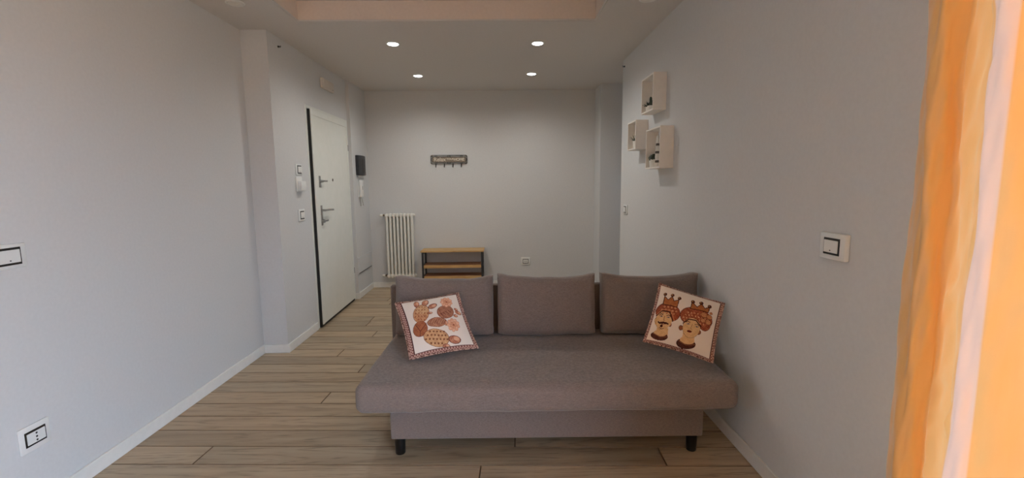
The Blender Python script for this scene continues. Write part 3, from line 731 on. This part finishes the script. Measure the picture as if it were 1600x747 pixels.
for (cx, cy, wx, lb, rz, lean, sd, ht, zb_) in (
        (-0.385, 2.930, 0.305, 'left back cushion of the sofa, behind the cactus pillow', -2.5, 7, 4, 0.368, 0.4695),
        (0.272, 2.915, 0.305, 'middle back cushion of the sofa, nothing in front of it', -2.5, 7, 9, 0.374, 0.4695),
        (0.936, 2.898, 0.299, 'right back cushion of the sofa, behind the pillow with crowned heads', -2.5, 7, 14, 0.374, 0.4695)):
    mb = soft_box(wx, 0.070, ht / 2, 4, 44, 14, 30, puff=0.020, noise=0.0045, seed=sd, ears=0.020, rnd=0.036)
    for v in mb.bm.verts:
        # the upper edge sags a little between its corners
        t = max(0, v.co.z / (ht / 2)); v.co.z -= 0.020 * t * (1 - (v.co.x / wx) ** 2)
    o = mb.build('back_cushion', 'sofa', smooth=True)
    o.rotation_euler = (math.radians(-lean), 0, math.radians(rz))
    o.location = (cx, cy + 0.025, zb_ + ht / 2 * math.cos(math.radians(lean)) + 0.014)
    tag(o, lb, 'cushion', 'loose back cushions of the sofa')

# ------------------------------------------------------------------ throw pillows with printed covers
def poly_mask(x, y, pts):
    ins = np.zeros(x.shape, bool); n_ = len(pts); j = n_ - 1
    for i in range(n_):
        xi, yi = pts[i]; xj, yj = pts[j]
        c_ = ((yi > y) != (yj > y)) & (x < (xj - xi) * (y - yi) / (yj - yi + 1e-12) + xi)
        ins ^= c_; j = i
    return ins
class Print:
    """paints flat print colours on cloth points given in design coordinates"""
    def __init__(s, x, y, ground):
        s.x, s.y = x, y; s.c = np.zeros((len(x), 3)); s.c[:] = srgb(*ground)[:3]
        s.n = s.noise(0.06) * 0.5 + s.noise(0.17) * 0.5
    def noise(s, f):
        x, y = s.x * f, s.y * f
        return 0.5 + 0.25 * (np.sin(x * 1.7 + 2 * np.sin(y * 1.3)) + np.sin(y * 2.1 + 2 * np.sin(x * 1.1 + 1)))
    def put(s, mask, col, var=None):
        a = np.array(srgb(*col)[:3])
        if var is None: s.c[mask] = a
        else:
            b_ = np.array(srgb(*var)[:3]); t = np.clip((s.n - 0.25) * 2, 0, 1)[mask][:, None]
            s.c[mask] = a * (1 - t) + b_ * t
    def ell(s, cx, cy, rx, ry, deg=0):
        a = math.radians(deg); dx, dy = s.x - cx, s.y - cy
        u = dx * math.cos(a) + dy * math.sin(a); v = -dx * math.sin(a) + dy * math.cos(a)
        return (u / rx) ** 2 + (v / ry) ** 2
    def ellipse(s, cx, cy, rx, ry, deg, col, var=None, edge=None, ew=0.2):
        e = s.ell(cx, cy, rx, ry, deg); s.put(e < 1, col, var)
        if edge: s.put((e < 1) & (e > 1 - ew), edge)
    def poly(s, pts, col, var=None): s.put(poly_mask(s.x, s.y, pts), col, var)
    def line(s, pts, w_, col):
        m_ = np.zeros(s.x.shape, bool)
        for (x0, y0), (x1, y1) in zip(pts, pts[1:]):
            dx, dy = x1 - x0, y1 - y0; L = dx * dx + dy * dy + 1e-9
            t = np.clip(((s.x - x0) * dx + (s.y - y0) * dy) / L, 0, 1)
            m_ |= (s.x - x0 - t * dx) ** 2 + (s.y - y0 - t * dy) ** 2 < (w_ / 2) ** 2
        s.put(m_, col)
def homog(dst):
    """unit square (u right, v down) -> design quad TL,TR,BR,BL"""
    src = [(0, 0), (1, 0), (1, 1), (0, 1)]; A = []; B = []
    for (u, v), (x, y) in zip(src, dst):
        A.append([u, v, 1, 0, 0, 0, -u * x, -v * x]); B.append(x)
        A.append([0, 0, 0, u, v, 1, -u * y, -v * y]); B.append(y)
    h_ = np.linalg.solve(np.array(A, float), np.array(B, float))
    def f(u, v):
        w_ = h_[6] * u + h_[7] * v + 1
        return (h_[0] * u + h_[1] * v + h_[2]) / w_, (h_[3] * u + h_[4] * v + h_[5]) / w_
    return f
def paint_border(p, u, v, b_, c1, c2, c3, sides='TBLR'):
    d = np.full(u.shape, 9.0)
    if 'L' in sides: d = np.minimum(d, u)
    if 'R' in sides: d = np.minimum(d, 1 - u)
    if 'T' in sides: d = np.minimum(d, v)
    if 'B' in sides: d = np.minimum(d, 1 - v)
    m_ = d < b_; p.put(m_, c1)
    ch = (np.sin(u * 150) * np.sin(v * 150) > 0.15); p.put(m_ & ch, c2)
    p.put((d > b_ * 0.86) & (d < b_ * 1.06), c3); p.put(d < b_ * 0.16, c3)

def paint_cactus(u, v, f):
    x, y = f(u, v); p = Print(x, y, (233, 222, 212))
    R1, R2, R3, LT = (150, 92, 70), (186, 126, 94), (108, 58, 46), (222, 176, 136)
    p.ellipse(262, 340, 70, 88, 12, (178, 118, 84), (206, 156, 116), R3, 0.07)
    p.ellipse(264, 308, 58, 44, 0, (214, 174, 132), (196, 146, 106))
    p.ellipse(262, 478, 62, 66, 10, (150, 88, 60), (172, 108, 76), R3, 0.08)
    p.line([(215, 440), (262, 500), (310, 430)], 5, R3); p.line([(262, 500), (262, 540)], 5, R3)
    p.ellipse(490, 318, 86, 70, -12, (150, 98, 78), (178, 124, 98), R3, 0.09)
    for a in range(5): p.line([(412 + 26 * a, 350 - 12 * a), (440 + 26 * a, 376 - 14 * a)], 5, R3)
    p.line([(420, 300), (470, 372)], 4, R3)
    p.ellipse(408, 424, 92, 44, -4, (160, 104, 82), (190, 138, 108), R3, 0.10)
    for a in range(7): p.line([(340 + 22 * a, 440), (360 + 22 * a, 398)], 3, R3)
    p.ellipse(406, 552, 118, 68, 8, (196, 146, 106), (216, 172, 128), R3, 0.07)
    for i in range(7):
        for j in range(4):
            xx, yy = 312 + 32 * i + 14 * (j % 2), 506 + 30 * j
            if ((xx - 406) / 112) ** 2 + ((yy - 552) / 62) ** 2 < 0.9: p.ellipse(xx, yy, 9, 7, 0, (132, 82, 56))
    for i in range(5):
        for j in range(5):
            xx, yy = 214 + 26 * i, 282 + 30 * j
            if ((xx - 262) / 64) ** 2 + ((yy - 340) / 82) ** 2 < 0.85: p.ellipse(xx, yy, 5, 6, 0, (140, 86, 60))
    for cx, cy, rx, ry, dg in ((213, 246, 20, 32, -12), (292, 228, 25, 34, 18), (362, 264, 38, 22, -30), (342, 338, 18, 9, -8), (600, 276, 17, 12, 10), (624, 306, 30, 16, 12), (594, 344, 20, 12, 0), (576, 566, 52, 26, 6), (498, 620, 32, 18, 10), (494, 432, 12, 20, 0)):
        rx, ry = rx * 1.22, ry * 1.22; p.ellipse(cx, cy, rx, ry, dg, (166, 96, 76), (206, 146, 114), R3, 0.25)
        p.ellipse(cx + rx * 0.3, cy - ry * 0.2, rx * 0.45, ry * 0.5, dg, (222, 170, 140))
    for cx, cy, rad in ((500, 206, 64), (568, 440, 66)):
        for k_ in range(9):
            a = k_ * 0.698 + 0.2; p.ellipse(cx + rad * 0.62 * math.cos(a), cy + rad * 0.58 * math.sin(a), rad * 0.40, rad * 0.30, math.degrees(a), (222, 160, 128), (236, 190, 160), (192, 122, 94), 0.22)
        for k_ in range(5):
            a = k_ * 1.257; p.ellipse(cx + rad * 0.25 * math.cos(a), cy + rad * 0.25 * math.sin(a), rad * 0.30, rad * 0.22, math.degrees(a), (230, 172, 138), (212, 146, 112), (176, 104, 80), 0.25)
        p.ellipse(cx, cy, rad * 0.14, rad * 0.12, 0, (156, 84, 60))
    paint_border(p, u, v, 0.075, (196, 158, 146), (122, 72, 66), (84, 46, 44), 'L'); paint_border(p, u, v, 0.045, (196, 158, 146), (122, 72, 66), (84, 46, 44), 'BR'); paint_border(p, u, v, 0.03, (150, 110, 100), (110, 70, 64), (90, 56, 50), 'T')
    return p.c

def paint_heads(u, v, f):
    x, y = f(u, v); p = Print(x, y, (236, 221, 208))
    SK1, SK2, OUT = (214, 168, 118), (226, 184, 136), (70, 30, 24)
    T1, T2, G = (140, 66, 46), (196, 124, 84), (206, 150, 92)
    # --- left head: man with moustache, turban and crown
    p.poly([(148, 420), (246, 440), (240, 512), (140, 486)], SK1, SK2)
    p.ellipse(168, 492, 76, 34, 14, (74, 38, 32), (96, 52, 42), OUT, 0.2); p.ellipse(178, 470, 58, 26, 12, SK1, SK2)
    p.line([(112, 462), (170, 500), (236, 506)], 7, (132, 78, 56))
    p.ellipse(206, 358, 66, 88, 14, SK1, SK2, OUT, 0.06)
    p.ellipse(140, 356, 10, 22, 10, SK1, None, OUT, 0.3); p.ellipse(140, 384, 7, 10, 0, G)
    p.ellipse(262, 410, 12, 18, 0, T1, None, OUT, 0.3)
    p.ellipse(246, 300, 108, 82, 22, T1, (168, 88, 60), OUT, 0.06)
    p.poly([(148, 322), (196, 286), (262, 304), (280, 380), (262, 420), (150, 420)], SK1, SK2)
    p.ellipse(204, 388, 60, 58, 14, SK1, SK2)
    for i in range(7):
        for j in range(5):
            xx, yy = 160 + 30 * i + 8 * j, 236 + 28 * j + 7 * i
            ok = ((xx - 246) / 96) ** 2 + ((yy - 300) / 72) ** 2 < 0.8 and not (yy > 300 + 0.3 * (xx - 150) and xx < 276)
            if ok: p.ellipse(xx, yy, 12, 10, 30, T2, (216, 156, 112), OUT, 0.25)
    p.line([(146, 318), (196, 284), (264, 302), (284, 384)], 9, OUT)
    p.line([(152, 306), (200, 272), (274, 290), (298, 376)], 8, T2)
    p.poly([(206, 226), (226, 150), (252, 190), (290, 160), (302, 206), (346, 196), (326, 262)], (168, 96, 56), (186, 116, 70))
    p.line([(206, 226), (226, 150), (252, 190), (290, 160), (302, 206), (346, 196), (326, 262), (206, 226)], 6, OUT)
    for cx, cy in ((231, 134), (293, 150), (350, 184)): p.ellipse(cx, cy, 16, 15, 0, (92, 52, 38), None, OUT, 0.4); p.ellipse(cx - 4, cy - 5, 5, 4, 0, G)
    p.line([(172, 318), (188, 308), (204, 318)], 6, OUT); p.line([(236, 330), (256, 326), (270, 342)], 6, OUT)
    p.ellipse(190, 330, 13, 6, 12, (240, 228, 214), None, OUT, 0.5); p.ellipse(190, 330, 5, 5, 0, OUT)
    p.ellipse(250, 346, 13, 6, 12, (240, 228, 214), None, OUT, 0.5); p.ellipse(250, 346, 5, 5, 0, OUT)
    p.line([(218, 334), (208, 366), (222, 370)], 4, (140, 84, 56))
    p.line([(162, 374), (176, 388), (204, 382), (226, 392), (244, 402)], 12, OUT); p.ellipse(190, 386, 18, 9, 12, OUT); p.ellipse(222, 392, 18, 9, 14, OUT)
    p.line([(196, 398), (214, 402)], 5, (150, 60, 52)); p.ellipse(188, 412, 12, 13, 10, OUT); p.line([(168, 420), (186, 438), (206, 436)], 5, OUT)
    # --- right head: woman with turban and crown
    p.poly([(372, 470), (466, 492), (464, 572), (356, 556)], SK1, SK2)
    p.ellipse(396, 564, 82, 38, 10, (74, 38, 32), (96, 52, 42), OUT, 0.2); p.ellipse(406, 540, 62, 28, 10, SK1, SK2)
    p.line([(334, 538), (396, 574), (470, 574)], 7, (132, 78, 56))
    p.ellipse(482, 354, 138, 86, 16, T1, (178, 100, 70), OUT, 0.06)
    p.ellipse(556, 408, 46, 58, 20, T1, (178, 100, 70), OUT, 0.08)
    p.ellipse(352, 440, 18, 22, 0, (150, 84, 52), None, OUT, 0.3); p.ellipse(498, 476, 22, 20, 0, (150, 84, 52), None, OUT, 0.3)
    for i in range(9):
        for j in range(5):
            xx, yy = 366 + 26 * i + 6 * j, 296 + 26 * j + 6 * i
            if ((xx - 482) / 124) ** 2 + ((yy - 358) / 70) ** 2 < 0.92: p.ellipse(xx, yy, 10, 7, 35 + 40 * ((i + j) % 2), T2, (220, 164, 122), OUT, 0.2)
    for cx, cy, rr_ in ((548, 330, 28), (592, 344, 24), (580, 388, 26), (606, 312, 14), (540, 378, 22)): p.ellipse(cx, cy, rr_, rr_ * 0.85, 20, (184, 116, 76), (206, 144, 98), OUT, 0.2)
    p.ellipse(440, 440, 74, 82, 14, SK1, SK2, OUT, 0.05)
    p.line([(372, 400), (420, 370), (480, 380), (520, 430)], 9, OUT)
    p.poly([(436, 276), (456, 214), (494, 262), (534, 230), (556, 272), (602, 256), (584, 306)], (168, 96, 56), (186, 116, 70))
    p.line([(436, 276), (456, 214), (494, 262), (534, 230), (556, 272), (602, 256), (584, 306), (436, 276)], 6, OUT)
    for cx, cy in ((462, 216), (532, 224), (598, 252)): p.ellipse(cx, cy, 17, 16, 0, (92, 52, 38), None, OUT, 0.4); p.ellipse(cx - 4, cy - 5, 5, 4, 0, G)
    p.line([(396, 392), (414, 386), (430, 398)], 5, OUT); p.line([(472, 412), (492, 410), (506, 424)], 5, OUT)
    p.ellipse(414, 408, 14, 6, 12, (240, 228, 214), None, OUT, 0.5); p.ellipse(415, 408, 5, 5, 0, OUT)
    p.ellipse(488, 430, 14, 6, 14, (240, 228, 214), None, OUT, 0.5); p.ellipse(487, 430, 5, 5, 0, OUT)
    p.line([(448, 414), (434, 444), (444, 450)], 4, (150, 94, 62))
    p.ellipse(424, 468, 21, 9, 10, (112, 30, 34), None, OUT, 0.25); p.line([(406, 466), (442, 472)], 3, OUT)
    paint_border(p, u, v, 0.050, (200, 164, 146), (122, 66, 54), (84, 42, 38), 'R'); paint_border(p, u, v, 0.028, (178, 140, 126), (120, 70, 60), (96, 52, 46), 'TLB')
    return p.c

def throw_pillow(label, corners, design, painter, thick, pinch, seed):
    """corners TL, TR, BR, BL in the room; origin at their lowest point"""
    TL, TR, BR, BL = [np.array(c_, float) for c_ in corners]
    cen = (TL + TR + BR + BL) / 4
    nrm = np.cross(TR - TL, BL - TL); nrm /= np.linalg.norm(nrm)
    if nrm[1] > 0: nrm = -nrm                      # front faces the camera side
    root = thing('throw_pillow', label, 'pillow', (cen[0], cen[1], min(c_[2] for c_ in corners)))
    org = np.array(root.location)
    rg = np.random.RandomState(seed); ph = rg.uniform(0, 6.28, 8)
    def surf(u, v, side):
        a, b_ = 2 * u - 1, 2 * v - 1
        # sides drawn inwards between the corners
        pu = a * (1 - pinch * (1 - b_ ** 2)); pv = b_ * (1 - pinch * (1 - a ** 2))
        U, V = (pu + 1) / 2, (pv + 1) / 2
        P_ = ((1 - U) * (1 - V))[:, None] * TL + (U * (1 - V))[:, None] * TR + (U * V)[:, None] * BR + ((1 - U) * V)[:, None] * BL
        h_ = thick * (np.clip(1 - np.abs(a) ** 2.6, 0, 1) ** 0.62) * (np.clip(1 - np.abs(b_) ** 2.6, 0, 1) ** 0.62)
        h_ = h_ * (1 + 0.05 * np.sin(a * 6 + ph[0]) * np.sin(b_ * 5 + ph[1])) + 0.002 * np.sin(a * 14 + b_ * 6 + ph[2]) * np.clip(1 - a ** 2, 0, 1) * np.clip(1 - b_ ** 2, 0, 1)
        return P_ + nrm * (side * h_)[:, None] - org
    N = 230
    def grid(n_, side, name, mat, paint=None):
        u, v = np.meshgrid(np.linspace(0, 1, n_), np.linspace(0, 1, n_)); u = u.ravel(); v = v.ravel()
        co = surf(u, v, side)
        ii = (np.arange(n_ - 1)[:, None] * n_ + np.arange(n_ - 1)[None, :]).ravel()
        fc = np.stack([ii, ii + n_, ii + n_ + 1, ii + 1], 1)
        e1 = co[fc[0, 1]] - co[fc[0, 0]]; e2 = co[fc[0, 3]] - co[fc[0, 0]]
        mid = fc[len(fc) // 2]
        nn = np.cross(co[mid[1]] - co[mid[0]], co[mid[3]] - co[mid[0]])
        if np.dot(nn, nrm) * side < 0: fc = fc[:, ::-1]
        me = bpy.data.meshes.new(name); me.from_pydata(co.tolist(), [], fc.tolist()); me.update()
        me.polygons.foreach_set('use_smooth', np.ones(len(fc), bool))
        if paint is not None:
            at_ = me.color_attributes.new('print', 'FLOAT_COLOR', 'POINT')
            c4 = np.ones((len(u), 4), np.float32); a, b_ = 2 * u - 1, 2 * v - 1; Uq = (a * (1 - pinch * (1 - b_ ** 2)) + 1) / 2; Vq = (b_ * (1 - pinch * (1 - a ** 2)) + 1) / 2; hq = homog(design); c4[:, :3] = paint(u, v, lambda *_: hq(Uq, Vq)); at_.data.foreach_set('color', c4.ravel())
        me.materials.append(MAT[mat]); o_ = bpy.data.objects.new(name, me); COL.objects.link(o_); o_.parent = root
        return o_
    grid(N, 1.0, 'printed_front', 'print', painter)
    grid(40, -0.8, 'plain_back', 'pillow_back')
    t = np.linspace(0, 1, 26)
    per_u = np.concatenate([t[:-1], np.ones(25), 1 - t[:-1], np.zeros(25)]); per_v = np.concatenate([np.zeros(25), t[:-1], np.ones(25), 1 - t[:-1]])
    per = surf(per_u, per_v, 0.0)
    per = np.vstack([per, per[:1]])
    MB().tube([tuple(p_) for p_ in per], 0.0055, 6).build('braided_edge', 'braid', root, smooth=True)
    return root

def px_on_plane(pts, p0, nrm):
    p0 = Vector(p0); nrm = Vector(nrm); res = []
    for u, v in pts:
        d = fw + rt * ((u - 800) / F_PX) + up * ((373.5 - v) / F_PX)
        c0 = Vector((0, 0, CAM_H)); t = (p0 - c0).dot(nrm) / d.dot(nrm); res.append(tuple(c0 + d * t))
    return res
#PILLOWS
throw_pillow('square white throw pillow printed with brown prickly pear cactus and flowers, left end of sofa',
    [(-0.655, 2.735, 0.742), (-0.286, 2.838, 0.776), (-0.155, 2.600, 0.505), (-0.522, 2.460, 0.496)],
    [(30, 215), (640, 50), (825, 620), (190, 690)], paint_cactus, 0.055, 0.055, 3)
throw_pillow('square white throw pillow printed with two crowned turbaned heads, right end of sofa',
    [(0.925, 2.680, 0.852), (1.246, 2.530, 0.765), (1.108, 2.350, 0.492), (0.772, 2.470, 0.575)],
    [(185, 20), (725, 205), (620, 705), (30, 520)], paint_heads, 0.055, 0.045, 6)

# ------------------------------------------------------------------ curtain and its rod
def curtain(label, ctrl, z0, z1, seed, band=None):
    """cloth hanging from z1 to z0 along a folded line of control points"""
    P_ = [Vector((x, y, 0)) for x, y in ctrl]; line = []
    for i in range(len(P_) - 1):
        a, b_, c_, d = P_[max(i - 1, 0)], P_[i], P_[i + 1], P_[min(i + 2, len(P_) - 1)]
        for s_ in range(8):
            t = s_ / 8
            line.append(0.5 * ((2 * b_) + (c_ - a) * t + (2 * a - 5 * b_ + 4 * c_ - d) * t * t + (3 * b_ - a - 3 * c_ + d) * t ** 3))
    line.append(P_[-1])
    rg = random.Random(seed); bm = bmesh.new(); nz_ = 150; rows = []
    dents = [(rg.uniform(5.5, 8.6), rg.uniform(0.3, 2.2), rg.uniform(0.3, 0.9), rg.uniform(0.012, 0.04), rg.choice((-1, 1)) * rg.uniform(0.004, 0.009)) for _ in range(26)]
    ph = [rg.uniform(0, 6.28) for _ in range(6)]
    for k_ in range(nz_ + 1):
        z = z0 + (z1 - z0) * k_ / nz_; row = []
        for i, p in enumerate(line):
            tt = (line[min(i + 1, len(line) - 1)] - line[max(i - 1, 0)]).normalized(); nn = Vector((-tt.y, tt.x, 0))
            a = 0.0035 * math.sin(z * 5.2 + i * 0.22 + ph[0]) + 0.0025 * math.sin(z * 13 + i * 0.5 + ph[1]) + 0.0012 * math.sin(z * 27 - i * 0.8 + ph[2])
            for (di, dz, wi, wz, am) in dents: a += am * math.exp(-((i / 8 - di) / wi) ** 2 - ((z - dz - 0.05 * (i / 8 - di)) / wz) ** 2)
            row.append(bm.verts.new(p + nn * a + Vector((0, 0, z))))
        rows.append(row)
    for a, b_ in zip(rows, rows[1:]):
        for i in range(len(a) - 1): bm.faces.new((a[i], a[i + 1], b_[i + 1], b_[i]))
    o = MB(); o.bm.free(); o.bm = bm
    ob = o.build('curtain', 'curtain', smooth=True)
    at_ = ob.data.attributes.new('painted_highlight', 'FLOAT', 'POINT')      # highlight of the fold, painted down the cloth as a pale stripe
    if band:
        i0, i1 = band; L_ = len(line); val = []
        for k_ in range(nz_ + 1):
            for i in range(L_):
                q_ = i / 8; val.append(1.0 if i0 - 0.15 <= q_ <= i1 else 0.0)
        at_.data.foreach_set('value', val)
    return tag(ob, label, 'curtain')
curtain('orange satin curtain with a painted pale highlight hanging in folds at the right edge',
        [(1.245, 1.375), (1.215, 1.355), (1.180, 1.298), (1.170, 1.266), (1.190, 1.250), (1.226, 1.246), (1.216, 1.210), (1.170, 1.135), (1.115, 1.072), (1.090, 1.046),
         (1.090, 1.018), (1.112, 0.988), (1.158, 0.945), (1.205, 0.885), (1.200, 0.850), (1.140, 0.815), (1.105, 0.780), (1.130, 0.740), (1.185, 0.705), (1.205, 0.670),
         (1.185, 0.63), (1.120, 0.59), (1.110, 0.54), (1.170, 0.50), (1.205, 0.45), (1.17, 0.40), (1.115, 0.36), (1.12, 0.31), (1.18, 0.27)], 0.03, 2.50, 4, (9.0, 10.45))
pts_ = []
for i in range(41):
    t_ = i / 40; pts_.append((-1.75 + 2.85 * t_, Y_BACK + 0.11 + 0.045 * math.sin(t_ * 62.0)))
curtain('unseen orange satin curtain added across the wall behind the camera', pts_, 0.03, 2.50, 9)  # added out of view to bounce warm sun onto camera-facing surfaces
rd = thing('curtain_rod', 'steel curtain rod for the added curtain behind the camera', 'curtain rod', (-0.3, Y_BACK + 0.11, 2.53))
MB().tube([(-1.55, 0, 0), (1.5, 0, 0)], 0.011, 10).build('pole', 'steel', rd, smooth='auto')
for xx in (-1.45, 1.4): MB().box(xx - 0.01, xx + 0.01, -0.1095, 0.012, -0.03, -0.010, 0.002).build('bracket', 'steel', rd)
cr_ = thing('curtain_rod', 'steel curtain rod above the orange curtain', 'curtain rod', (1.165, -0.1, 2.53))
MB().tube([(0, -1.35, 0), (0, 1.55, 0)], 0.011, 10).build('pole', 'steel', cr_, smooth='auto')
for yy in (-1.36, 1.56): MB().ball((0, yy, 0), 0.02, 2).build('finial', 'steel', cr_, smooth=True)
for yy in (-1.2, 1.5): MB().box(-0.012, 0.1065, yy - 0.01, yy + 0.01, -0.03, -0.010, 0.002).build('bracket', 'steel', cr_)
